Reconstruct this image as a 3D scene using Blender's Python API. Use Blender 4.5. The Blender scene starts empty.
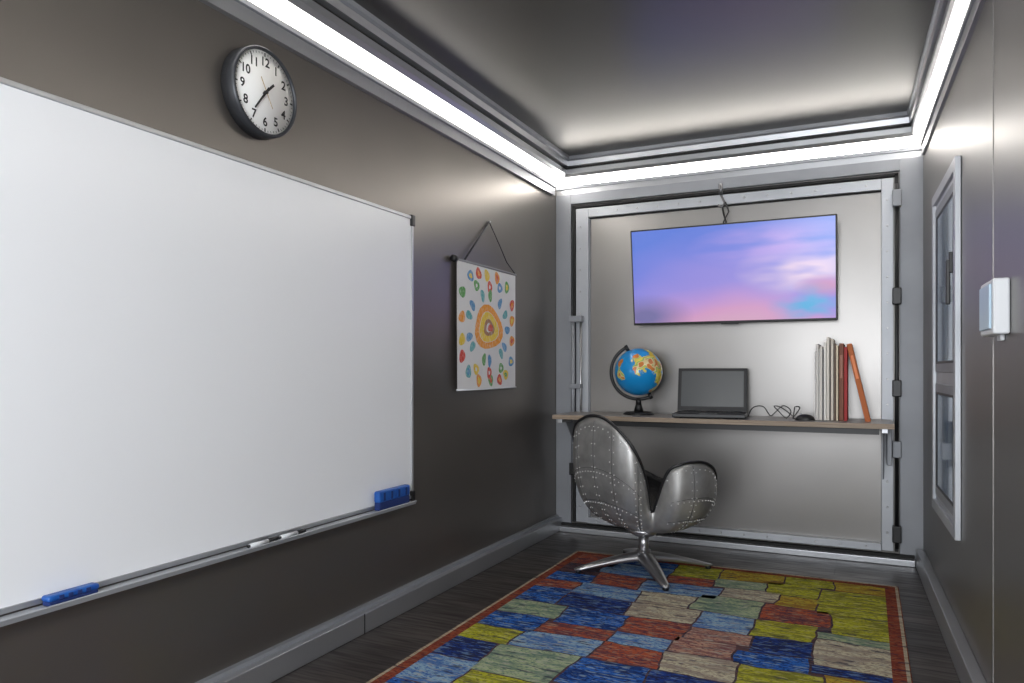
import bpy, bmesh, math, random
from mathutils import Vector, Matrix, noise as mnoise
random.seed(4)
S=bpy.context.scene
try: S.view_settings.view_transform='Standard'
except Exception: pass

# ------------------------------------------------------------ materials
def mat(name,col=(.5,.5,.5),rough=.5,metal=0,emit=None,estr=0,coat=0,noise=None,bump=None,spec=.5):
    m=bpy.data.materials.new(name); m.use_nodes=True
    nt=m.node_tree; b=nt.nodes['Principled BSDF']
    b.inputs['Base Color'].default_value=(*col,1)
    b.inputs['Roughness'].default_value=rough
    b.inputs['Metallic'].default_value=metal
    b.inputs['Specular IOR Level'].default_value=spec
    b.inputs['Coat Weight'].default_value=coat
    if emit:
        b.inputs['Emission Color'].default_value=(*emit,1); b.inputs['Emission Strength'].default_value=estr
    if noise: # (scale vec, col2, lo, hi)
        sc,c2,lo,hi=noise
        f=noisefac(nt,sc,lo,hi)
        mx=mix(nt,f,(*col,1),(*c2,1)); nt.links.new(mx,b.inputs['Base Color'])
    if bump:
        sc,st=bump
        f=noisefac(nt,sc,.3,.7)
        bn=nt.nodes.new('ShaderNodeBump'); bn.inputs['Strength'].default_value=st; bn.inputs['Distance'].default_value=.004
        nt.links.new(f,bn.inputs['Height']); nt.links.new(bn.outputs[0],b.inputs['Normal'])
    return m
def coords(nt,sc=(1,1,1),kind='Object'):
    t=nt.nodes.new('ShaderNodeTexCoord'); mp=nt.nodes.new('ShaderNodeMapping')
    mp.inputs['Scale'].default_value=sc
    nt.links.new(t.outputs[kind],mp.inputs[0]); return mp.outputs[0]
def maprange(nt,s,a,b,c=0,d=1):
    n=nt.nodes.new('ShaderNodeMapRange')
    for i,v in zip((1,2,3,4),(a,b,c,d)): n.inputs[i].default_value=v
    nt.links.new(s,n.inputs[0]); return n.outputs[0]
def noisefac(nt,sc,lo,hi,detail=4):
    n=nt.nodes.new('ShaderNodeTexNoise'); n.inputs['Scale'].default_value=1; n.inputs['Detail'].default_value=detail
    nt.links.new(coords(nt,sc),n.inputs['Vector'])
    return maprange(nt,n.outputs[0],lo,hi)
def mix(nt,f,a,b,mode='MIX'):
    n=nt.nodes.new('ShaderNodeMix'); n.data_type='RGBA'; n.blend_type=mode
    if isinstance(f,float): n.inputs[0].default_value=f
    else: nt.links.new(f,n.inputs[0])
    for i,v in ((6,a),(7,b)):
        if isinstance(v,tuple): n.inputs[i].default_value=v
        else: nt.links.new(v,n.inputs[i])
    return n.outputs[2]
def brushed(name,col,rough,metal,big=.12):
    m=mat(name,col,rough,metal); nt=m.node_tree; b=nt.nodes['Principled BSDF']
    g=noisefac(nt,(1.2,1.2,1.2),.3,.7,2)
    c2=tuple(c*(1-big) for c in col)+(1,)
    nt.links.new(mix(nt,g,(*col,1),c2),b.inputs['Base Color'])
    return m

WALL=brushed('wall_metal_brown',(.225,.206,.188),.36,.75)
WALLR=brushed('wall_metal_right',(.26,.25,.24),.40,.75)
CEIL=brushed('ceiling_metal',(.165,.158,.150),.33,.88)
STEEL=brushed('stainless_panel',(.31,.298,.286),.34,.8,big=.22)
ALU=brushed('aluminium_profile',(.54,.55,.57),.36,.75,big=.2)
ALUL=mat('pale_aluminium',(.56,.58,.61),.45,.4,noise=((2,2,2),(.43,.45,.48),.3,.7))
GREY=mat('grey_painted_steel',(.36,.375,.405),.5,.3,noise=((3,3,3),(.30,.312,.335),.3,.7))
BLACK=mat('black_plastic',(.012,.012,.013),.4)
RUBBER=mat('black_rubber',(.01,.01,.01),.7)
RIVET=mat('rivet_steel',(.55,.55,.56),.3,.9)
CHROME=mat('polished_aluminium',(.50,.50,.51),.28,.9)
LED=mat('led_diffuser',(1,1,1),.5,emit=(1,.95,.88),estr=19)
WHITE=mat('white_plastic',(.82,.84,.86),.4)

# ------------------------------------------------------------ builder
class B:
    def __init__(s): s.bm=bmesh.new(); s.mats=[]
    def mi(s,m):
        if m not in s.mats: s.mats.append(m)
        return s.mats.index(m)
    def _add(s,bm2,m,smooth=False,M=None):
        i=s.mi(m)
        if M is not None: bmesh.ops.transform(bm2,matrix=M,verts=bm2.verts)
        vm=[s.bm.verts.new(v.co) for v in bm2.verts]
        bm2.verts.index_update()
        for f in bm2.faces:
            try: nf=s.bm.faces.new([vm[v.index] for v in f.verts])
            except ValueError: continue
            nf.material_index=i; nf.smooth=smooth
        bm2.free()
    def box(s,a,b,m,bev=0,M=None):
        bm=bmesh.new(); bmesh.ops.create_cube(bm,size=1)
        c=[(a[i]+b[i])/2 for i in range(3)]; d=[abs(b[i]-a[i]) for i in range(3)]
        bmesh.ops.transform(bm,matrix=Matrix.Translation(c)@Matrix.Diagonal((*d,1)),verts=bm.verts)
        if bev: bmesh.ops.bevel(bm,geom=bm.edges[:],offset=min(bev,min(d)*.45),segments=3,affect='EDGES',profile=.5)
        s._add(bm,m,False,M)
    def cyl(s,p,q,r,m,r2=None,seg=20,cap=True):
        p,q=Vector(p),Vector(q); r2=r if r2 is None else r2
        bm=bmesh.new(); L=(q-p).length
        bmesh.ops.create_cone(bm,cap_ends=cap,segments=seg,radius1=r,radius2=r2,depth=L)
        R=(q-p).to_track_quat('Z','Y').to_matrix().to_4x4()
        s._add(bm,m,seg>8,Matrix.Translation((p+q)/2)@R)
    def ball(s,c,r,m,sc=(1,1,1),seg=24,M=None):
        bm=bmesh.new(); bmesh.ops.create_uvsphere(bm,u_segments=seg,v_segments=max(6,seg//2),radius=r)
        T=Matrix.Translation(c)@(M or Matrix())@Matrix.Diagonal((*sc,1))
        s._add(bm,m,True,T)
    def tube(s,pts,r,m,seg=8,closed=False,radii=None):
        pts=[Vector(p) for p in pts]; n=len(pts); bm=bmesh.new(); rings=[]
        prev=None
        for k,p in enumerate(pts):
            a=pts[(k-1)%n] if (closed or k>0) else p; b=pts[(k+1)%n] if (closed or k<n-1) else p
            t=(b-a).normalized()
            if prev is None:
                u=t.orthogonal().normalized()
            else:
                u=(prev-t*prev.dot(t)).normalized()
            prev=u; w=t.cross(u); rr=radii[k] if radii else r
            rings.append([bm.verts.new(p+rr*(math.cos(2*math.pi*j/seg)*u+math.sin(2*math.pi*j/seg)*w)) for j in range(seg)])
        for k in range(n if closed else n-1):
            A=rings[k]; Bq=rings[(k+1)%n]
            for j in range(seg): bm.faces.new((A[j],A[(j+1)%seg],Bq[(j+1)%seg],Bq[j]))
        if not closed: bm.faces.new(rings[0][::-1]); bm.faces.new(rings[-1])
        s._add(bm,m,True)
    def prism(s,prof,fn,m,t0,t1):
        bm=bmesh.new(); A=[bm.verts.new(fn(p,t0)) for p in prof]; C=[bm.verts.new(fn(p,t1)) for p in prof]
        n=len(prof)
        for j in range(n): bm.faces.new((A[j],A[(j+1)%n],C[(j+1)%n],C[j]))
        bm.faces.new(A[::-1]); bm.faces.new(C)
        bmesh.ops.recalc_face_normals(bm,faces=bm.faces)
        s._add(bm,m)
    def poly(s,pts,m):
        f=s.bm.faces.new([s.bm.verts.new(p) for p in pts]); f.material_index=s.mi(m)
    def out(s,name,parent=None,M=None,fix=True):
        bm=s.bm
        if M is not None: bmesh.ops.transform(bm,matrix=M,verts=bm.verts)
        if fix: bmesh.ops.recalc_face_normals(bm,faces=bm.faces)
        co=[v.co for v in bm.verts]
        c=Vector([(min(v[i] for v in co)+max(v[i] for v in co))/2 for i in range(3)])
        bmesh.ops.translate(bm,verts=bm.verts,vec=-c)
        me=bpy.data.meshes.new(name); bm.to_mesh(me); bm.free()
        for m in s.mats: me.materials.append(m)
        o=bpy.data.objects.new(name,me); S.collection.objects.link(o)
        if parent: o.parent=parent; o.location=c-parent.location
        else: o.location=c
        return o
def empty(name,loc):
    e=bpy.data.objects.new(name,None); e.location=loc; e.empty_display_size=.1; S.collection.objects.link(e); return e

XL,YB,ZC=-1.85,4.57,2.42
Y0=-1.6
def xr(y): return .409-.0291*y
def RW(off,y,z): return (xr(y)-off,y,z)
RM=Matrix(((-1,-.0291,0,.409),(0,1,0,0),(0,0,1,0),(0,0,0,1)))

# ------------------------------------------------------------ shell
fl=mat('dark_wood_floor',(.05,.04,.035),.38)
nt=fl.node_tree; b=nt.nodes['Principled BSDF']
br=nt.nodes.new('ShaderNodeTexBrick')
for k,v in (('Scale',1),('Mortar Size',.003),('Brick Width',1.1),('Row Height',.13),('Bias',0)): br.inputs[k].default_value=v
br.inputs['Color1'].default_value=(.09,.075,.066,1); br.inputs['Color2'].default_value=(.045,.038,.034,1); br.inputs['Mortar'].default_value=(.008,.008,.008,1)
nt.links.new(coords(nt),br.inputs['Vector'])
g=noisefac(nt,(5,70,5),.35,.7)
nt.links.new(mix(nt,g,br.outputs[0],(.025,.021,.019,1)),b.inputs['Base Color'])
nt.links.new(maprange(nt,g,0,1,.3,.5),b.inputs['Roughness'])
q=B(); q.box((XL-.1,Y0,-.08),(xr(Y0)+.1,YB+.1,0),fl); q.out('floor')
q=B(); q.box((XL-.1,Y0,ZC),(xr(Y0)+.1,YB+.1,ZC+.06),CEIL); q.out('ceiling')
q=B(); q.box((XL-.1,Y0,0),(XL,YB,ZC),WALL)
q.out('wall_left')
q=B(); q.box((-.1,Y0,0),(0,YB,ZC),WALLR,M=RM)
for y in (1.35,2.55):
    q.box((0,y,.1),(.002,y+.05,2.2),WALLR,M=RM)
q.out('wall_right')

q=B(); q.box((XL-.1,YB,0),(xr(YB)+.1,YB+.1,ZC),STEEL)
jl,jr=-1.745,.165
for a,c in (((XL,YB-.03,0),(jl,YB,2.2)),((jr,YB-.03,0),(xr(YB)+.01,YB,2.2)),((jl,YB-.03,2.135),(jr,YB,2.2))):
    q.box(a,c,GREY,.003)
q.out('wall_back')
q=B()
fw=.085
L,R,T,Bo=-1.71,.135,2.10,.06
q.box((L,YB-.03,Bo),(L+fw,YB,T),ALUL,.003); q.box((R-fw*.7,YB-.03,Bo),(R,YB,T),ALUL,.003)
q.box((L+fw,YB-.03,T-.06),(R-fw*.7,YB,T),ALUL,.003); q.box((L+fw,YB-.05,Bo),(R-fw*.7,YB,Bo+.04),ALUL,.003)
q.box((L-.022,YB-.034,Bo),(L-.004,YB,T+.02),RUBBER); q.box((R+.006,YB-.034,Bo),(R+.024,YB,T+.02),RUBBER)
q.box((L-.022,YB-.034,T+.008),(R+.024,YB,T+.024),RUBBER)
q.box((L+fw,YB-.012,Bo+.04),(L+fw+.006,YB,T-.06),GREY);q.box((L+fw,YB-.012,T-.068),(R-fw*.7,YB,T-.06),RUBBER)
def rv(p,n=(0,-1,0),r=.006):
    p=Vector(p); q.cyl(p,p+Vector(n)*.004,r,RIVET,r2=r*.5,seg=8)
z=Bo+.1
while z<T-.05:
    rv((L+.03,YB-.03,z)); rv((R-.03,YB-.03,z)); z+=.14
x=L+.15
while x<R-.1:
    rv((x,YB-.03,T-.03)); rv((x,YB-.05,Bo+.02)); x+=.13
q.out('trim_1')
q=B(); q.box((XL+.05,YB-.10,0),(xr(YB)-.04,YB,.035),ALU,.004); q.box((XL+.05,YB-.06,.035),(xr(YB)-.04,YB-.03,.05),RUBBER); q.out('baseboard_back')
q=B(); q.box((XL,Y0,0),(XL+.05,YB-.001,.08),ALU,.004); q.box((XL,Y0,.08),(XL+.02,YB,.095),GREY); 
q.box((XL+.0505,2.4,.001),(XL+.052,2.405,.08),RUBBER); q.out('baseboard_left')
q=B(); q.box((0,Y0,0),(.04,YB-.1,.10),ALU,.004,M=RM); q.out('baseboard_right')

def cove(fn,t0,t1,name_t,name_l):
    q=B()
    q.prism([(0,2.185),(.022,2.185),(.022,2.235),(0,2.235)],fn,ALU,t0,t1)
    q.prism([(0,2.235),(.036,2.235),(.036,2.254),(0,2.254)],fn,GREY,t0,t1)
    q.prism([(.0,2.302),(.085,2.298),(.100,2.316),(.10,2.345),(0,2.35)],fn,ALU,t0,t1)
    q.prism([(0,2.35),(.085,2.345),(.088,2.362),(0,2.365)],fn,RUBBER,t0,t1)
    q.prism([(0,2.362),(.118,2.362),(.122,2.392),(0,2.392)],fn,ALU,t0,t1)
    q.prism([(0,2.392),(.115,2.392),(.135,2.400),(.135,ZC),(0,ZC)],fn,GREY,t0,t1)
    q.out(name_t)
    q=B(); q.prism([(.005,2.255),(.030,2.257),(.050,2.288),(.03,2.297),(.005,2.295)],fn,LED,t0,t1); q.out(name_l)
cove(lambda p,t:(XL+p[0],t,p[1]),Y0,YB-.1,'trim_2','led_strip_light')
cove(lambda p,t:(t,YB-p[0],p[1]),XL,xr(YB)-.002,'trim_3','led_strip_light.001')
cove(lambda p,t:RW(p[0]*.62,t,p[1]),Y0,YB-.1,'trim_4','led_strip_light.002')

# ------------------------------------------------------------ whiteboard
wb=mat('whiteboard_enamel',(.96,.975,1.0),.26,spec=.38)
q=B(); y0,y1,z0,z1=.43,2.805,.475,1.738
q.box((XL+.002,y0,z0),(XL+.014,y1,z1),wb)
f=.014
q.box((XL+.001,y0,z1-f),(XL+.020,y1,z1),ALU,.002); q.box((XL+.001,y0,z0),(XL+.020,y1,z0+f),ALU,.002)
q.box((XL+.001,y1-f,z0),(XL+.020,y1,z1),ALU,.002); q.box((XL+.001,y0,z0),(XL+.020,y0+f,z1),ALU,.002)
for yy in (y0,y1):
    for zz in (z0,z1):
        q.box((XL+.0005,yy-.022 if yy==y1 else yy-.006,zz-.045 if zz==z1 else zz-.008),(XL+.026,yy+.006 if yy==y1 else yy+.022,zz+.006 if zz==z1 else zz+.035),BLACK,.005)
q.prism([(.018,z0-.010),(.062,z0-.014),(.068,z0),(.064,z0+.002),(.060,z0-.008),(.018,z0-.004)],lambda p,t:(XL+p[0],t,p[1]),ALUL,y0+.05,y1-.05)
q.out('whiteboard')
BLUE=mat('blue_plastic',(.008,.075,.36),.4,noise=((40,40,40),(.015,.12,.46),.4,.6))
NAVY=mat('navy_felt',(.01,.03,.15),.8)
def eraser(ya,yb,h,name):
    q=B(); zb=z0-.004
    q.box((XL+.026,ya,zb),(XL+.054,yb,zb+h*.45),NAVY,.004)
    q.box((XL+.024,ya-.003,zb+h*.4),(XL+.056,yb+.003,zb+h),BLUE,.009)
    for k in range(4):
        yk=ya+.03+k*(yb-ya-.06)/3; q.box((XL+.0555,yk-.006,zb+h*.5),(XL+.058,yk+.006,zb+h*.9),NAVY,.001)
    q.out(name)
eraser(2.50,2.72,.080,'whiteboard_eraser')
eraser(1.14,1.27,.026,'whiteboard_eraser.001')
for i,(y,c) in enumerate(((1.80,BLACK),(1.94,BLACK))):
    q=B(); q.cyl((XL+.045,y,z0+.003),(XL+.045,y+.08,z0+.003),.007,WHITE); q.cyl((XL+.045,y+.08,z0+.003),(XL+.045,y+.12,z0+.003),.0075,c)
    q.cyl((XL+.045,y-.008,z0+.003),(XL+.045,y,z0+.003),.005,c); q.out('marker_pen' if i==0 else 'marker_pen.001')

# ------------------------------------------------------------ clock
cy,cz,cr=1.868,1.974,.147
ck=empty('wall_clock',(XL,cy,cz))
q=B()
casing=mat('clock_dark_case',(.06,.064,.072),.35,.4)
face=mat('clock_face',(.97,.97,.95),.45)
def ring(q,r0,r1,xa,xb,m,seg=64):
    bm=bmesh.new()
    prof=[(r0,xa),(r1,xa),(r1,xb-.006),(r1-.005,xb),(r0+.003,xb),(r0,xb-.006)]
    rs=[[bm.verts.new((XL+x,cy+r*math.cos(a),cz+r*math.sin(a))) for r,x in prof] for a in [2*math.pi*k/seg for k in range(seg)]]
    n=len(prof)
    for k in range(seg):
        A=rs[k];C=rs[(k+1)%seg]
        for j in range(n): bm.faces.new((A[j],A[(j+1)%n],C[(j+1)%n],C[j]))
    q._add(bm,m,True)
ring(q,cr-.012,cr,.001,.055,casing)
q.cyl((XL+.002,cy,cz),(XL+.044,cy,cz),cr-.010,face,seg=64)
q.out('clock_case',ck)
q=B(); xf=XL+.0445
def dirv(deg): a=math.radians(deg); return Vector((0,math.sin(a),math.cos(a)))
C=Vector((xf,cy,cz))
for k in range(60):
    d=dirv(k*6); n=Vector((1,0,0)).cross(d); w=.0024 if k%5==0 else .001; ra,rb=(.119,.131) if k%5==0 else (.124,.131)
    q.poly([C+d*ra-n*w,C+d*rb-n*w,C+d*rb+n*w,C+d*ra+n*w],BLACK)
def hand(deg,tail,ln,w0,w1,m,x):
    d=dirv(deg); n=Vector((1,0,0)).cross(d); c=C+Vector((x,0,0))
    bm=bmesh.new()
    A=[c-d*tail-n*w0,c+d*ln-n*w1,c+d*ln+n*w1,c-d*tail+n*w0]
    vs=[bm.verts.new(v) for v in A]+[bm.verts.new(v+Vector((.0012,0,0))) for v in A]
    for f in ((3,2,1,0),(4,5,6,7),(0,1,5,4),(1,2,6,5),(2,3,7,6),(3,0,4,7)): bm.faces.new([vs[i] for i in f])
    q._add(bm,m)
hand(46,.015,.052,.0050,.0040,BLACK,.003)
hand(217,.022,.082,.0042,.0028,BLACK,.005)
hand(150,.05,.055,.0012,.0008,mat('brass_second_hand',(.55,.4,.2),.4,.3),.007)
q.cyl(C,C+Vector((.010,0,0)),.006,BLACK)
q.out('hands_and_ticks',ck)
def textmesh(txt,size,loc,M3,m,name,parent):
    cu=bpy.data.curves.new(name,'FONT'); cu.body=txt; cu.size=size; cu.align_x='CENTER'; cu.align_y='CENTER'; cu.offset=size*.022
    t=bpy.data.objects.new(name,cu); S.collection.objects.link(t)
    dg=bpy.context.evaluated_depsgraph_get(); me=bpy.data.meshes.new_from_object(t.evaluated_get(dg))
    bpy.data.objects.remove(t)
    me.transform(M3.to_4x4()); me.materials.clear(); me.materials.append(m)
    o=bpy.data.objects.new(name,me); S.collection.objects.link(o); o.parent=parent; o.location=Vector(loc)-parent.location
ML=Matrix(((0,0,1),(1,0,0),(0,1,0)))
for h in range(1,13):
    p=C+dirv(h*30)*.099+Vector((.0006,0,0)); textmesh(str(h),.041,p,ML,BLACK,'numeral_%d'%h,ck)

# ------------------------------------------------------------ hanging child's drawing
paper=mat('drawing_paper',(.80,.80,.79),.7,noise=((6,6,6),(.74,.74,.74),.3,.7))
def crayon(n,c): return mat('crayon_'+n,c,.8,noise=((140,140,60),tuple(.5*v+.42 for v in c),.45,.75))
CR={'o':crayon('orange',(.85,.33,.03)),'y':crayon('yellow',(.85,.62,.05)),'r':crayon('red',(.68,.08,.05)),'b':crayon('blue',(.10,.30,.55)),'g':crayon('green',(.12,.38,.10)),'t':crayon('teal',(.12,.42,.45)),'n':crayon('brown',(.4,.2,.1))}
q=B(); ya,yb,za,zb=3.19,3.87,.95,1.600
n=24; bm=bmesh.new(); cols=[]
def px_(u,v): return XL+.020+.004*math.sin(u*5)*(1-v)+.003*(1-v)
for i in range(n+1):
    u=i/n; cols.append([bm.verts.new((px_(u,v/6),ya+u*(yb-ya),za+v/6*(zb-za))) for v in range(7)])
for i in range(n):
    for v in range(6): bm.faces.new((cols[i][v],cols[i+1][v],cols[i+1][v+1],cols[i][v+1]))
q._add(bm,paper,True)
q.cyl((XL+.020,ya-.02,zb),(XL+.020,yb+.005,zb),.006,mat('grey_rod',(.25,.25,.26),.5)); q.cyl((XL+.022,ya-.04,zb),(XL+.022,ya-.015,zb),.017,BLACK)
q.cyl((XL+.022,ya,za),(XL+.022,yb,za),.005,WHITE)
apex=(XL+.010,3.56,1.85)
q.tube([(XL+.020,3.27,zb+.008),apex],.0050,BLACK); q.tube([apex,(XL+.014,3.68,1.74),(XL+.017,3.76,1.66),(XL+.020,3.86,zb+.008)],.0028,BLACK)
q.cyl((XL+.002,3.56,1.85),(XL+.018,3.56,1.852),.005,RIVET,seg=10)
def blob(u,v,ru,rv_,m,ri=0,rot=0,lift=.0012):
    N=20; c=[]
    for k in range(N):
        a=2*math.pi*k/N; w=1+.09*math.sin(3*a+u*30)
        def P(s):
            du,dv=s*ru*w*math.cos(a),s*rv_*w*math.sin(a)
            yy=ya+u*(yb-ya)+du*math.cos(rot)-dv*math.sin(rot); zz=za+v*(zb-za)+du*math.sin(rot)+dv*math.cos(rot)
            return (px_((yy-ya)/(yb-ya),(zz-za)/(zb-za))+lift,yy,zz)
        c.append((P(ri),P(1)))
    if ri==0: q.poly([x[1] for x in c],m)
    else:
        for k in range(N): q.poly([c[k][0],c[k][1],c[(k+1)%N][1],c[(k+1)%N][0]],m)
blob(.5,.50,.165,.118,CR['o'],.70); blob(.5,.50,.11,.08,CR['y'],.5); blob(.5,.50,.062,.045,CR['n'],.55,lift=.002); blob(.52,.50,.03,.02,CR['r'],lift=.0025)
for k in range(13):
    a=2*math.pi*k/13+.1*math.sin(k*3); blob(.5+.34*math.cos(a),.50+.27*math.sin(a),.034,.022,CR['btbgtbtbtgbtb'[k]],0,a)
for k in range(18):
    a=2*math.pi*(k+.5)/18+.06*math.sin(k*5)
    u=.5+.43*max(-1,min(1,1.15*math.cos(a))); v=.5+.43*max(-1,min(1,1.15*math.sin(a)))
    blob(u,v,.034,.028,CR['orgoyrbgoyrtogryboyg'[k]],0,a+.6); blob(u,v,.018,.012,CR['yoyryoygoyrbyrogyroy'[k]],.2,a+.6,.002)
for u,v,c in ((.3,.83,'g'),(.52,.84,'r'),(.7,.85,'b'),(.28,.16,'y'),(.5,.13,'r'),(.72,.17,'g')): blob(u,v,.032,.027,CR[c],.35,u*9)
q.out('childrens_drawing',fix=False)

# ------------------------------------------------------------ television
q=B(); W,H=1.16,.58; tl=math.atan2(.08,.575)
scr=mat('tv_screen_image',(.0,.0,.0),.25)
nt=scr.node_tree; b=nt.nodes['Principled BSDF']
t=nt.nodes.new('ShaderNodeTexCoord'); sp=nt.nodes.new('ShaderNodeSeparateXYZ'); nt.links.new(t.outputs['Object'],sp.inputs[0])
def math_(op,a,b_,c=None):
    n=nt.nodes.new('ShaderNodeMath'); n.operation=op
    for i,v in enumerate((a,b_,c)):
        if v is None: continue
        if isinstance(v,(int,float)): n.inputs[i].default_value=v
        else: nt.links.new(v,n.inputs[i])
    return n.outputs[0]
nz=nt.nodes.new('ShaderNodeTexNoise'); nz.inputs['Scale'].default_value=1; nz.inputs['Detail'].default_value=1.5
nt.links.new(coords(nt,(1.8,2,4.5)),nz.inputs['Vector'])
xc=math_('POWER',math_('ABSOLUTE',math_('SUBTRACT',sp.outputs[0],-.05),0),2.0)
v=math_('ADD',math_('MULTIPLY_ADD',nz.outputs[0],.22,sp.outputs[2]),math_('MULTIPLY',xc,.55))
ra=nt.nodes.new('ShaderNodeValToRGB'); nt.links.new(maprange(nt,v,-.17,.40),ra.inputs[0])
E=ra.color_ramp.elements; E[0].position=0; E[0].color=(.80,.46,.66,1); E[1].position=1; E[1].color=(.13,.24,.85,1)
for p,c in ((.14,(.78,.40,.68,1)),(.28,(.60,.36,.80,1)),(.45,(.38,.32,.88,1)),(.72,(.22,.27,.88,1))):
    e=E.new(p); e.color=c
def blobf(cx,cz_,rx,rz,nsc=None):
    dx=math_('MULTIPLY',math_('SUBTRACT',sp.outputs[0],cx),1/rx); dz=math_('MULTIPLY',math_('SUBTRACT',sp.outputs[2],cz_),1/rz)
    d=math_('SQRT',math_('ADD',math_('MULTIPLY',dx,dx),math_('MULTIPLY',dz,dz)),0)
    f=maprange(nt,d,1,.2)
    if nsc: f=math_('MULTIPLY',f,noisefac(nt,nsc,.36,.58,2))
    return f
c1=mix(nt,blobf(.42,.0,.40,.17,(2.5,2,9)),ra.outputs[0],(.90,.70,.92,1))
c1=mix(nt,blobf(.52,-.10,.18,.07),c1,(.70,.28,.55,1))
c1=mix(nt,blobf(.46,-.20,.26,.13,(4,2,9)),c1,(.10,.50,.88,1))
c1=mix(nt,blobf(.25,.15,.50,.14,(2,2,10)),c1,(.55,.40,.95,1))
c3=mix(nt,blobf(-.50,-.24,.30,.14),c1,(.22,.20,.45,1))
nt.links.new(c3,b.inputs['Emission Color']); b.inputs['Emission Strength'].default_value=.78
TM=Matrix.Translation((-.722,4.44,1.614))@Matrix.Rotation(tl,4,'X')
q.box((-W/2,-.006,-H/2),(W/2,.03,H/2),BLACK,.004)
q.box((-W/2+.3,.03,-H/2+.1),(W/2-.3,.055,H/2-.15),BLACK,.01)
q.box((-.05,-.009,-H/2-.006),(.05,0,-H/2+.004),BLACK,.002)
tv=empty('television',(-.722,4.44,1.614))
o=q.out('tv_body',tv,M=TM)
q=B(); q.box((-W/2+.009,-.0075,-H/2+.014),(W/2-.009,-.0062,H/2-.009),scr)
o=q.out('tv_screen',tv,M=None)
o.rotation_euler=(tl,0,0); o.location=Matrix.Rotation(tl,3,'X')@Vector((0,-.0068,.0025))
q=B(); q.box((-.9,4.53,1.5),(-.55,YB,1.75),BLACK,.005); q.box((-.80,4.46,1.55),(-.65,4.54,1.70),BLACK,.005); q.out('wall_mount',tv)

q=B(); x=-.785
HK=mat('dark_steel_hook',(.2,.2,.21),.35,.8)
q.cyl((x,YB-.035,2.16),(x,YB,2.16),.008,HK); q.cyl((x,YB-.035,2.10),(x,YB-.035,2.165),.012,HK)
q.tube([(x,YB-.035,2.10),(x+.014,YB-.04,2.07),(x+.024,YB-.045,2.045),(x+.008,YB-.05,2.02),(x-.014,YB-.05,2.035)],.007,HK)
q.tube([(x+.01,YB-.05,2.03),(x+.02,YB-.055,1.98),(x+.035,YB-.06,1.93),(x+.03,YB-.08,1.80)],.005,BLACK)
q.tube([(x+.03,YB-.05,2.05),(x+.05,YB-.055,1.99),(x+.02,YB-.06,1.93),(x+.02,YB-.08,1.80)],.004,BLACK)
q.out('ceiling_hook_and_cable')

# ------------------------------------------------------------ desk
ply=mat('desk_laminate',(.33,.31,.29),.35,noise=((3,30,3),(.27,.25,.24),.3,.7))
edge=mat('plywood_edge',(.46,.36,.27),.5,noise=((4,4,300),(.27,.20,.14),.35,.65))
ZT=.78; YF=4.15
q=B(); q.box((-1.715,YF+.004,ZT-.026),(.128,YB-.035,ZT),ply,.002); q.box((-1.715,YF,ZT-.027),(.128,YF+.006,ZT-.001),edge,.001)
q.box((-1.6,YF+.05,ZT-.06),(.06,YF+.075,ZT-.026),BLACK)
for x in (-1.69,.07):
    q.box((x,YF+.02,ZT-.05),(x+.03,YB-.03,ZT-.026),ALU,.002)
    q.prism([(YB-.03,ZT-.05),(YF+.12,ZT-.05),(YB-.03,ZT-.33)],lambda p,t:(t,p[0],p[1]),GREY,x+.012,x+.018)
q.out('wall_desk')
q=B()
q.cyl((-1.715,YB-.07,.37),(-1.715,YB-.07,1.40),.014,GREY); q.cyl((-1.665,YB-.06,.55),(-1.665,YB-.06,1.36),.007,RIVET)
q.box((-1.735,YB-.09,1.36),(-1.65,YB-.04,1.40),GREY,.004); q.box((-1.735,YB-.09,.37),(-1.69,YB-.03,.45),BLACK,.004)
q.box((-1.735,YB-.09,.93),(-1.66,YB-.03,.96),GREY,.003); q.out('desk_support_post')
q=B()
q.cyl((.150,YB-.05,.08),(.150,YB-.05,2.06),.011,BLACK)
for z in (.16,.62,.95,1.45,1.98): q.box((.128,YB-.075,z-.045),(.172,YB-.03,z+.045),GREY if z in(.62,1.98) else BLACK,.005)
q.box((.10,YB-.14,.54),(.125,YB-.03,.75),GREY,.004); q.out('locking_bar')

# ------------------------------------------------------------ globe
gl=mat('globe_map',(.0,.25,.65),.3,coat=.3)
nt=gl.node_tree; b=nt.nodes['Principled BSDF']
land=noisefac(nt,(8,8,8),.505,.52,5)
hue=noisefac(nt,(15,15,15),.35,.65,1)
r_=nt.nodes.new('ShaderNodeValToRGB'); r_.color_ramp.interpolation='CONSTANT'; nt.links.new(hue,r_.inputs[0])
E=r_.color_ramp.elements; E[0].color=(.85,.62,.05,1); E[1].position=.82; E[1].color=(.75,.25,.05,1)
for p,c in ((.3,(.92,.78,.15,1)),(.6,(.35,.6,.15,1)),(.7,(.85,.7,.35,1))): e=E.new(p); e.color=c
nt.links.new(mix(nt,land,(.01,.32,.76,1),r_.outputs[0]),b.inputs['Base Color'])
GC=Vector((-1.245,4.38,1.038)); GR=.143
ge=empty('desk_globe',(GC.x,GC.y,ZT))
q=B(); q.ball(GC,GR,gl,seg=48); o=q.out('globe_ball',ge); 
q=B()
vr=Vector((.96,.28,0)); up=Vector((0,0,1))
pts=[]
for k in range(33):
    a=math.radians(116+ (180)*k/32)
    pts.append(GC+(vr*math.cos(a)+up*math.sin(a))*(GR+.022))
q.tube(pts,.010,BLACK,seg=8)
for s in (0,-1): 
    d=(pts[s]-GC).normalized(); q.cyl(GC+d*(GR-.002),pts[s]+d*.014,.011,BLACK,seg=12)
bot=GC-up*(GR+.02)
q.cyl(bot+up*.004,bot-up*.035,.014,BLACK,r2=.018)
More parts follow.
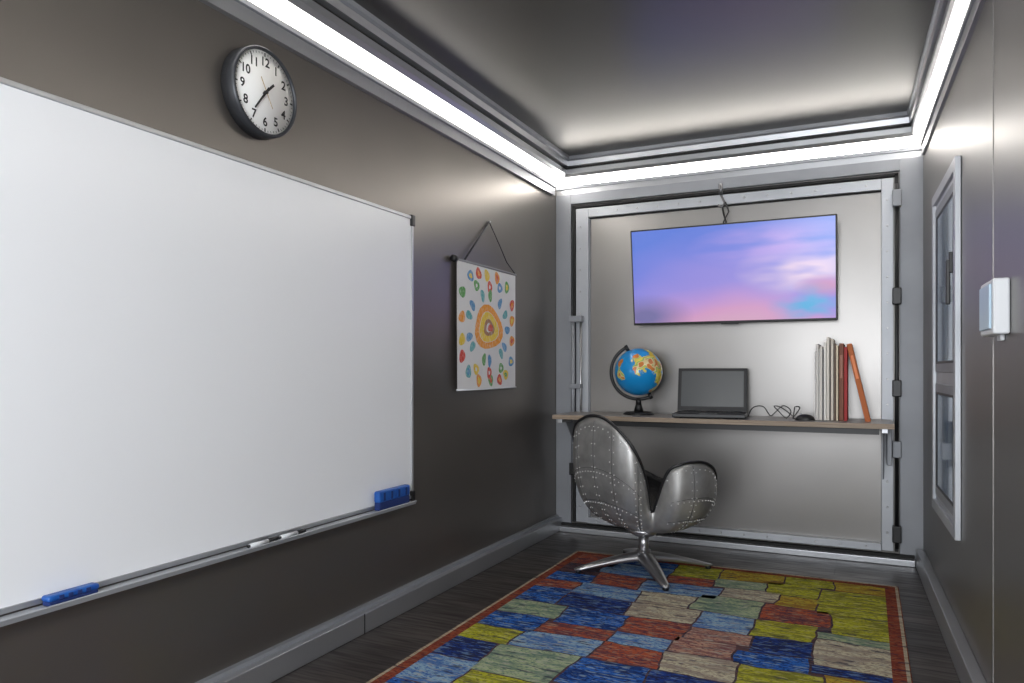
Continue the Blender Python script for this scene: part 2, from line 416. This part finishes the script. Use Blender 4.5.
q.cyl((bot.x,bot.y,ZT+.018),(bot.x,bot.y,bot.z-.02),.03,BLACK,r2=.014,seg=24)
q.cyl((bot.x,bot.y,ZT+.001),(bot.x,bot.y,ZT+.016),.095,BLACK,r2=.078,seg=40)
q.out('globe_stand',ge)

# ------------------------------------------------------------ laptop
lcase=mat('laptop_dark_grey',(.035,.036,.038),.4,.2); lscr=mat('laptop_screen_off',(.085,.092,.096),.22,coat=.4); key=mat('laptop_keys',(.01,.01,.012),.5)
le=empty('laptop',(-.80,4.30,ZT))
LM=Matrix.Translation((-.80,4.28,ZT+.001))@Matrix.Rotation(math.radians(6),4,'Z')
q=B(); w,d=.395,.25
q.box((-w/2,-.13,.004),(w/2,.12,.026),lcase,.005)
q.box((-w/2+.02,-.02,.0255),(w/2-.02,.10,.0268),key)
for i in range(13):
    for j in range(4):
        x=-w/2+.028+i*.0258; y=-.013+j*.028; q.box((x,y,.0265),(x+.021,y+.023,.029),lcase,.001)
q.box((-.05,-.12,.0255),(.05,-.04,.0266),lscr)
for x in (-.15,.15):
    for y in (-.11,.1): q.cyl((x,y,0),(x,y,.005),.008,RUBBER,seg=10)
q.out('laptop_base',le,M=LM)
q=B(); q.box((-w/2,0,0),(w/2,.009,.26),lcase,.003); q.box((-w/2+.020,-.0008,.030),(w/2-.020,.001,.242),lscr)
q.box((-w/2+.004,-.0004,.008),(w/2-.004,.001,.256),key)
q.cyl((-w/2+.03,.004,0),(w/2-.03,.004,0),.007,lcase)
q.out('laptop_lid',le,M=LM@Matrix.Translation((0,.118,.026))@Matrix.Rotation(math.radians(-13),4,'X'))

q=B(); q.ball((-.295,4.26,ZT+.002),.05,BLACK,sc=(1.0,.62,.62),seg=24); 
bmesh.ops.bisect_plane(q.bm,geom=q.bm.verts[:]+q.bm.edges[:]+q.bm.faces[:],plane_co=(0,0,ZT+.001),plane_no=(0,0,-1),clear_outer=True)
q.cyl((-.315,4.26,ZT+.028),(-.315,4.262,ZT+.034),.006,GREY,seg=10)
q.out('computer_mouse')
q=B()
cp=[(-.60,4.34),(-.57,4.30),(-.52,4.33),(-.50,4.42),(-.45,4.45),(-.41,4.38),(-.37,4.30),(-.42,4.27),(-.46,4.33),(-.42,4.42),(-.36,4.44),(-.33,4.36),(-.36,4.28),(-.34,4.26)]
def cr_(P,n=6):
    o=[]
    for i in range(len(P)-1):
        a,b_,c,d=P[max(i-1,0)],P[i],P[i+1],P[min(i+2,len(P)-1)]
        for k in range(n):
            t=k/n; o.append(tuple(.5*((2*b_[j])+(-a[j]+c[j])*t+(2*a[j]-5*b_[j]+4*c[j]-d[j])*t*t+(-a[j]+3*b_[j]-3*c[j]+d[j])*t**3) for j in range(len(a))))
    o.append(P[-1]); return o
cc=cr_(cp); q.tube([(x,y,ZT+.005+.065*abs(math.sin(i*.16))*(1 if i<len(cc)-8 else .1)) for i,(x,y) in enumerate(cc)],.003,BLACK,seg=6); q.out('mouse_cable')

# ------------------------------------------------------------ books
q=B()
page=mat('book_pages',(.75,.72,.66),.8,noise=((200,2,2),(.6,.57,.5),.3,.7))
def bk(x,w,h,d,col,ang=0):
    m=mat('book_cover',col,.55); M=Matrix.Translation((x,YF+.14,ZT+.001))@Matrix.Rotation(-ang,4,'Y')
    if ang: M=M@Matrix.Translation((-w,0,0))
    q.box((0,0,0),(.0025,d,h),m,.0008,M); q.box((w-.0025,0,0),(w,d,h),m,.0008,M); q.box((0,-.002,0),(w,.003,h),m,.002,M)
    q.box((.002,.002,.003),(w-.002,d-.004,h-.003),page,0,M)
    if w>.02: q.box((w*.25,-.0028,h*.55),(w*.75,-.001,h*.85),mat('book_title',tuple(min(1,c*1.6+.1) for c in col),.6),0,M)
x=-.250
for w,h,c in ((.006,.37,(.95,.93,.90)),(.011,.41,(.82,.79,.75)),(.005,.38,(.95,.94,.90)),(.012,.395,(.88,.83,.76)),(.004,.38,(.15,.15,.17)),(.013,.42,(.95,.92,.86)),(.013,.445,(.92,.86,.77)),(.005,.43,(.25,.22,.20)),(.012,.435,(.84,.76,.66)),(.010,.41,(.16,.11,.08)),(.010,.40,(.90,.78,.58))):
    bk(x,w,h,.27,c); x+=w+.0015
x+=.003
bk(x,.022,.41,.26,(.24,.08,.04)); x+=.024
bk(x,.016,.39,.25,(.45,.02,.02)); x+=.018
bk(x+.110,.026,.42,.25,(.58,.14,.02),.22)
q.out('book_row')

# ------------------------------------------------------------ swivel chair
FX,FY=-1.035,3.74
ch=empty('swivel_chair',(FX,FY,0))
shellm=mat('riveted_aluminium',(.60,.60,.59),.40,.6)
nt=shellm.node_tree; b=nt.nodes['Principled BSDF']
g=noisefac(nt,(9,9,9),.35,.65,6); nt.links.new(maprange(nt,g,0,1,.34,.48),b.inputs['Roughness'])
nt.links.new(mix(nt,g,(.47,.465,.455,1),(.32,.315,.305,1)),b.inputs['Base Color'])
leather=mat('black_leather',(.012,.012,.013),.45,bump=((90,90,90),.3))
#   phi   R    H    r1   z1
K=[(0,.33,.42,.36,.23),(30,.35,.44,.38,.225),(52,.375,.50,.42,.22),(72,.39,.58,.46,.215),(92,.395,.615,.50,.21),(106,.385,.605,.50,.21),(114,.35,.56,.44,.21),(119,.30,.44,.36,.21),(122.5,.27,.37,.32,.215),(125.5,.27,.375,.32,.215),(130,.31,.51,.36,.215),(137,.365,.64,.41,.215),(150,.375,.755,.43,.215),(165,.35,.81,.42,.215),(180,.34,.825,.41,.215)]
K=[(a,r*.955,h,r1*.955,z1) for a,r,h,r1,z1 in K]
def prof(phi):
    a=abs(((phi+180)%360)-180)
    for i in range(len(K)-1):
        if K[i][0]<=a<=K[i+1][0]:
            t=(a-K[i][0])/(K[i+1][0]-K[i][0])
            o=[]
            for j in range(1,5):
                h=K[i+1][0]-K[i][0]
                def sl(u,v): return (K[v][j]-K[u][j])/(K[v][0]-K[u][0])
                m0=0 if i==0 else (sl(i-1,i)+sl(i,i+1))/2
                if i>0 and sl(i-1,i)*sl(i,i+1)<=0: m0=0
                m1=0 if i+2>=len(K) else (sl(i,i+1)+sl(i+1,i+2))/2
                if i+2<len(K) and sl(i,i+1)*sl(i+1,i+2)<=0: m1=0
                t2,t3=t*t,t*t*t
                o.append((2*t3-3*t2+1)*K[i][j]+(t3-2*t2+t)*h*m0+(-2*t3+3*t2)*K[i+1][j]+(t3-t2)*h*m1)
            return o
def shell(phi,s):
    R_,H_,r1,z1=prof(phi); zc=.235
    r=2*(1-s)*s*r1+s*s*R_; z=(1-s)**2*zc+2*(1-s)*s*z1+s*s*H_
    a=math.radians(phi); return Vector((r*math.cos(a),r*math.sin(a),z))
CA=math.radians(58)
CM=Matrix.Translation((FX,FY,0))@Matrix.Rotation(CA,4,'Z')
bm=bmesh.new(); NP,NS=240,28
c0=bm.verts.new((0,0,.235)); rr=[[bm.verts.new(shell(360*k/NP,j/NS)) for j in range(1,NS+1)] for k in range(NP)]
for k in range(NP):
    A,Cc=rr[k],rr[(k+1)%NP]; bm.faces.new((c0,Cc[0],A[0]))
    for j in range(NS-1): bm.faces.new((A[j],Cc[j],Cc[j+1],A[j+1]))
bmesh.ops.recalc_face_normals(bm,faces=bm.faces)
f0=min(bm.faces,key=lambda f:f.calc_center_median().z)
if f0.normal.z>0: bmesh.ops.reverse_faces(bm,faces=bm.faces)
bmesh.ops.transform(bm,matrix=Matrix.Rotation(CA,4,'Z'),verts=bm.verts)
for f in bm.faces: f.smooth=True
me=bpy.data.meshes.new('shell'); bm.to_mesh(me); bm.free(); me.materials.append(shellm); me.materials.append(leather)
o=bpy.data.objects.new('seat_shell',me); S.collection.objects.link(o); o.parent=ch
m=o.modifiers.new('sol','SOLIDIFY'); m.thickness=.016; m.offset=-1; m.material_offset=1; m.material_offset_rim=1
q=B(); q.tube([shell(360*k/NP,1.0) for k in range(NP)],.008,BLACK,seg=8,closed=True); q.out('rim_piping',ch,M=CM)
q=B()
RVL=mat('bright_rivet',(.80,.80,.79),.4,.4); SEAM=mat('panel_seam',(.10,.10,.10),.5,.5)
def nrm(phi,s,p):
    n=(shell(phi,s+.02)-shell(phi,s-.02)).cross(shell(phi+1,s)-shell(phi-1,s)).normalized()
    if n.dot(Vector((p.x,p.y,-.12)))<0: n=-n
    return n
def rivet(phi,s,r=.0045):
    p=shell(phi,s); n=nrm(phi,s,p)
    q.cyl(p-n*.001,p+n*.003,r,RVL,r2=r*.6,seg=8)
MER=(0,36,66,96,137,158,180,202,223,264,294,324)
for phi in MER:
    q.tube([shell(phi,.12+.86*k/24) for k in range(25)],.0014,SEAM,seg=5)
    for dphi in (-2.0,2.0):
        for k in range(12): rivet(phi+dphi,.30+.058*k,.0034)
for s in (.55,.76):
    for a0,a1 in ((-112,112),(136,224)):
        n=int((a1-a0)/4); q.tube([shell(a0+(a1-a0)*k/n,s) for k in range(n+1)],.0014,SEAM,seg=5)
        for k in range(0,n+1): rivet(a0+(a1-a0)*k/n,s-.022,.0034)
for k in range(0,NP,4): rivet(360*k/NP,.955,.0034)
q.out('rivets_and_seams',ch,M=CM,fix=False)
RZ=.014
q=B()
q.cyl((FX,FY,.20),(FX,FY,.236),.055,CHROME,r2=.10,seg=32); q.cyl((FX,FY,.10),(FX,FY,.21),.026,CHROME,seg=28)
q.cyl((FX,FY,.075),(FX,FY,.125),.045,CHROME,r2=.034,seg=28)
vd=Vector((-.265,.964,0)); vR=Vector((.964,.265,0))
for k in range(4):
    a=math.radians(-73+90*k); d=vR*math.cos(a)+vd*math.sin(a); n=Vector((-d.y,d.x,0)); 
    bm=bmesh.new(); rings=[]
    for i in range(13):
        t=i/12; r=.02+.345*t; zt=.118-.080*t**1.3; hh=.034*(1-t)+.014; w=.036*(1-t)+.020
        if i==12: w*=.5; hh*=.6
        c=Vector((FX,FY,0))+d*r
        rings.append([bm.verts.new(c+n*x*w+Vector((0,0,zt+z*hh-hh))) for x,z in ((-1,.2),(-.7,.8),(0,1),(.7,.8),(1,.2),(.6,0),(-.6,0))])
    for i in range(12):
        for j in range(7): bm.faces.new((rings[i][j],rings[i][(j+1)%7],rings[i+1][(j+1)%7],rings[i+1][j]))
    bm.faces.new(rings[0]); bm.faces.new(rings[-1][::-1]); q._add(bm,CHROME,True)
    e=Vector((FX,FY,0))+d*.345; q.cyl((e.x,e.y,RZ+.001),(e.x,e.y,.032),.015,BLACK,seg=16)
q.out('star_base',ch)

# ------------------------------------------------------------ rug
def rugmat(name,c,c2,k3=.8,acc=(.42,.41,.34)):
    m=mat(name,c,.95,spec=.1); nt=m.node_tree; b=nt.nodes['Principled BSDF']
    f=noisefac(nt,(75,160,60),.50,.60,3); f2=noisefac(nt,(6,26,9),.46,.58,6); f3=noisefac(nt,(18,90,9),.55,.60,5); f4=noisefac(nt,(9,40,5),.60,.64,4)
    k=mix(nt,f,(*c,1),(*c2,1)); k2=mix(nt,maprange(nt,f2,0,1,0,k3),k,(*c2,1))
    k4=mix(nt,maprange(nt,f3,0,1,0,.65),k2,(*acc,1))
    k5=mix(nt,maprange(nt,f4,0,1,0,.7),k4,(.03,.03,.06,1))
    nt.links.new(k5,b.inputs['Base Color'])
    bn=nt.nodes.new('ShaderNodeBump'); bn.inputs['Strength'].default_value=.5; bn.inputs['Distance'].default_value=.004
    nt.links.new(noisefac(nt,(220,220,220),.3,.7,2),bn.inputs['Height']); nt.links.new(bn.outputs[0],b.inputs['Normal'])
    return m
NV=(.012,.025,.11)
RC={'N':rugmat('rug_navy',(.018,.05,.24),(.02,.02,.05),acc=(.16,.26,.42)),'B':rugmat('rug_blue',(.03,.14,.50),NV,acc=(.30,.40,.46)),'L':rugmat('rug_lime',(.44,.43,.03),(.17,.17,.03),acc=(.52,.48,.16)),
'Y':rugmat('rug_mustard',(.50,.36,.04),(.24,.12,.03),acc=(.40,.42,.08)),'G':rugmat('rug_grey_green',(.36,.42,.25),(.12,.19,.15)),'C':rugmat('rug_cream',(.55,.50,.35),(.26,.20,.17)),
'R':rugmat('rug_rust',(.40,.09,.04),(.10,.04,.06),acc=(.42,.26,.16)),'P':rugmat('rug_dusty_pink',(.44,.24,.17),(.17,.07,.08)),'T':rugmat('rug_pale_blue',(.26,.40,.52),(.04,.12,.36)),'D':rugmat('rug_dark',(.035,.03,.04),(.12,.06,.06),acc=(.1,.1,.16)),
'M':rugmat('rug_maroon_border',(.27,.06,.03),(.12,.03,.025),.4,acc=(.3,.14,.08)),'E':rugmat('rug_edge_cream',(.48,.40,.28),(.32,.25,.17))}
q=B(); x0,x1,ya,yb=-1.50,.14,1.45,4.0
q.box((x0,ya,.001),(x1,yb,.012),RC['M'],.003)
for a,c in (((x0+.004,ya+.01),(x0+.016,yb-.01)),((x1-.016,ya+.01),(x1-.004,yb-.01)),((x0+.01,yb-.016),(x1-.01,yb-.004))):
    q.box((*a,.0115),(*c,.0128),RC['E'])
bx=.06
q.box((x0+bx,ya+bx,.0115),(x1-bx,yb-bx,.0129),RC['D'])
rows=["RBLYLY","DTRGLL","BRTCYL","RTCGRL","BNCTLG","GBRPNC","BRTPBN","LTRCLY","NGBNYL","TLBYRB","BBTRGN","LRNTBY","BGRNLB"]
W_=(x1-x0-2*bx); H0=yb-ya-2*bx
rh=[0,.065,.145,.21,.30,.37,.45,.52,.605,.68,.76,.84,.92,1]
base=[0,.15,.33,.51,.68,.84,1]; NC=6
def warp(x,y):
    v=Vector((x*2.6+7,y*2.6,0)); a=mnoise.noise(v)*.03; c=mnoise.noise(v+Vector((31,5,2)))*.028
    v2=Vector((x*16,y*16,3)); a+=mnoise.noise(v2)*.009; c+=mnoise.noise(v2+Vector((9,9,9)))*.009
    return (min(max(x+a,x0+bx),x1-bx),min(max(y+c,ya+bx),yb-bx),.0134)
random.seed(23)
stag=[[0]+[random.uniform(-.022,.022) for _ in range(12)]+[0] for _ in range(NC)]
for r,row in enumerate(rows):
    sh=[0]+[random.uniform(-.03,.03) for _ in range(NC-1)]+[0]
    for c,chh in enumerate(row):
        a0=x0+bx+W_*(base[c]+sh[c])+(.004 if c else -.03); a1=x0+bx+W_*(base[c+1]+sh[c+1])-(.004 if c<NC-1 else -.03)
        t1_=yb-bx-H0*(rh[r]+stag[c][r])-.003+(.03 if r==0 else 0); t0_=yb-bx-H0*(rh[r+1]+stag[c][r+1])+.003-(.03 if r==12 else 0)
        nx,ny=14,8
        bm=bmesh.new(); V=[[bm.verts.new(warp(a0+(a1-a0)*i/nx,t0_+(t1_-t0_)*j/ny)) for j in range(ny+1)] for i in range(nx+1)]
        for i in range(nx):
            for j in range(ny): bm.faces.new((V[i][j],V[i+1][j],V[i+1][j+1],V[i][j+1]))
        q._add(bm,RC[chh])
q.out('area_rug',fix=False)

# ------------------------------------------------------------ window
glass=mat('window_glass',(.22,.32,.46),.10,coat=.5,noise=((3,3,4),(.45,.56,.68),.4,.65))
q=B(); ya,yb,za,zb=3.17,3.92,.42,1.84
def fr(ya,yb,za,zb,w,t0,t1,m):
    q.box((t0,ya,za),(t1,ya+w,zb),m,.003,M=RM); q.box((t0,yb-w,za),(t1,yb,zb),m,.003,M=RM)
    q.box((t0,ya+w,za),(t1,yb-w,za+w),m,.003,M=RM); q.box((t0,ya+w,zb-w),(t1,yb-w,zb),m,.003,M=RM)
fr(ya,yb,za,zb,.045,.001,.022,ALUL)
q.box((.001,ya+.04,za+.04),(.009,yb-.04,zb-.04),ALUL,M=RM)
for a,c in ((za+.07,.99),(1.04,zb-.07)):
    fr(ya+.07,yb-.07,a,c,.040,.006,.014,GREY); fr(ya+.105,yb-.105,a+.036,c-.036,.012,.008,.015,BLACK)
    q.box((.009,ya+.115,a+.046),(.012,yb-.115,c-.046),glass,M=RM)
q.box((.014,ya+.085,1.42),(.03,ya+.11,1.50),BLACK,.003,M=RM); q.box((.025,ya+.087,1.30),(.04,ya+.107,1.47),BLACK,.004,M=RM)
q.out('window_1')
q=B(); q.box((.001,2.31,1.145),(.040,2.50,1.293),WHITE,.006,M=RM)
q.box((.040,2.33,1.16),(.046,2.48,1.28),mat('pale_blue_cover',(.55,.72,.86),.3),.003,M=RM)
q.box((.001,2.38,1.130),(.012,2.43,1.146),WHITE,.003,M=RM); q.out('wall_control_box')

# ------------------------------------------------------------ light, world, camera
# added fill light behind the camera, out of view, to brighten the whiteboard
al=bpy.data.lights.new('fill_lamp','AREA'); al.shape='RECTANGLE'; al.size=1.5; al.size_y=1.3; al.energy=84; al.color=(.93,.96,1)
ao=bpy.data.objects.new('fill_lamp',al); S.collection.objects.link(ao); ao.location=(-.1,-1.3,1.35)
ao.rotation_euler=(Vector((-1.2,2.5,1.1))-Vector(ao.location)).to_track_quat('-Z','Y').to_euler()
w=bpy.data.worlds.new('World'); S.world=w; w.use_nodes=True
w.node_tree.nodes['Background'].inputs[0].default_value=(.90,.94,1,1); w.node_tree.nodes['Background'].inputs[1].default_value=1.6
cam=bpy.data.cameras.new('camera'); co=bpy.data.objects.new('camera',cam); S.collection.objects.link(co)
cam.lens=26.02; cam.sensor_width=36; cam.shift_y=.0278; cam.clip_start=.02
co.location=(0,0,1.05); co.rotation_euler=(math.pi/2,0,math.radians(25.57)); S.camera=co
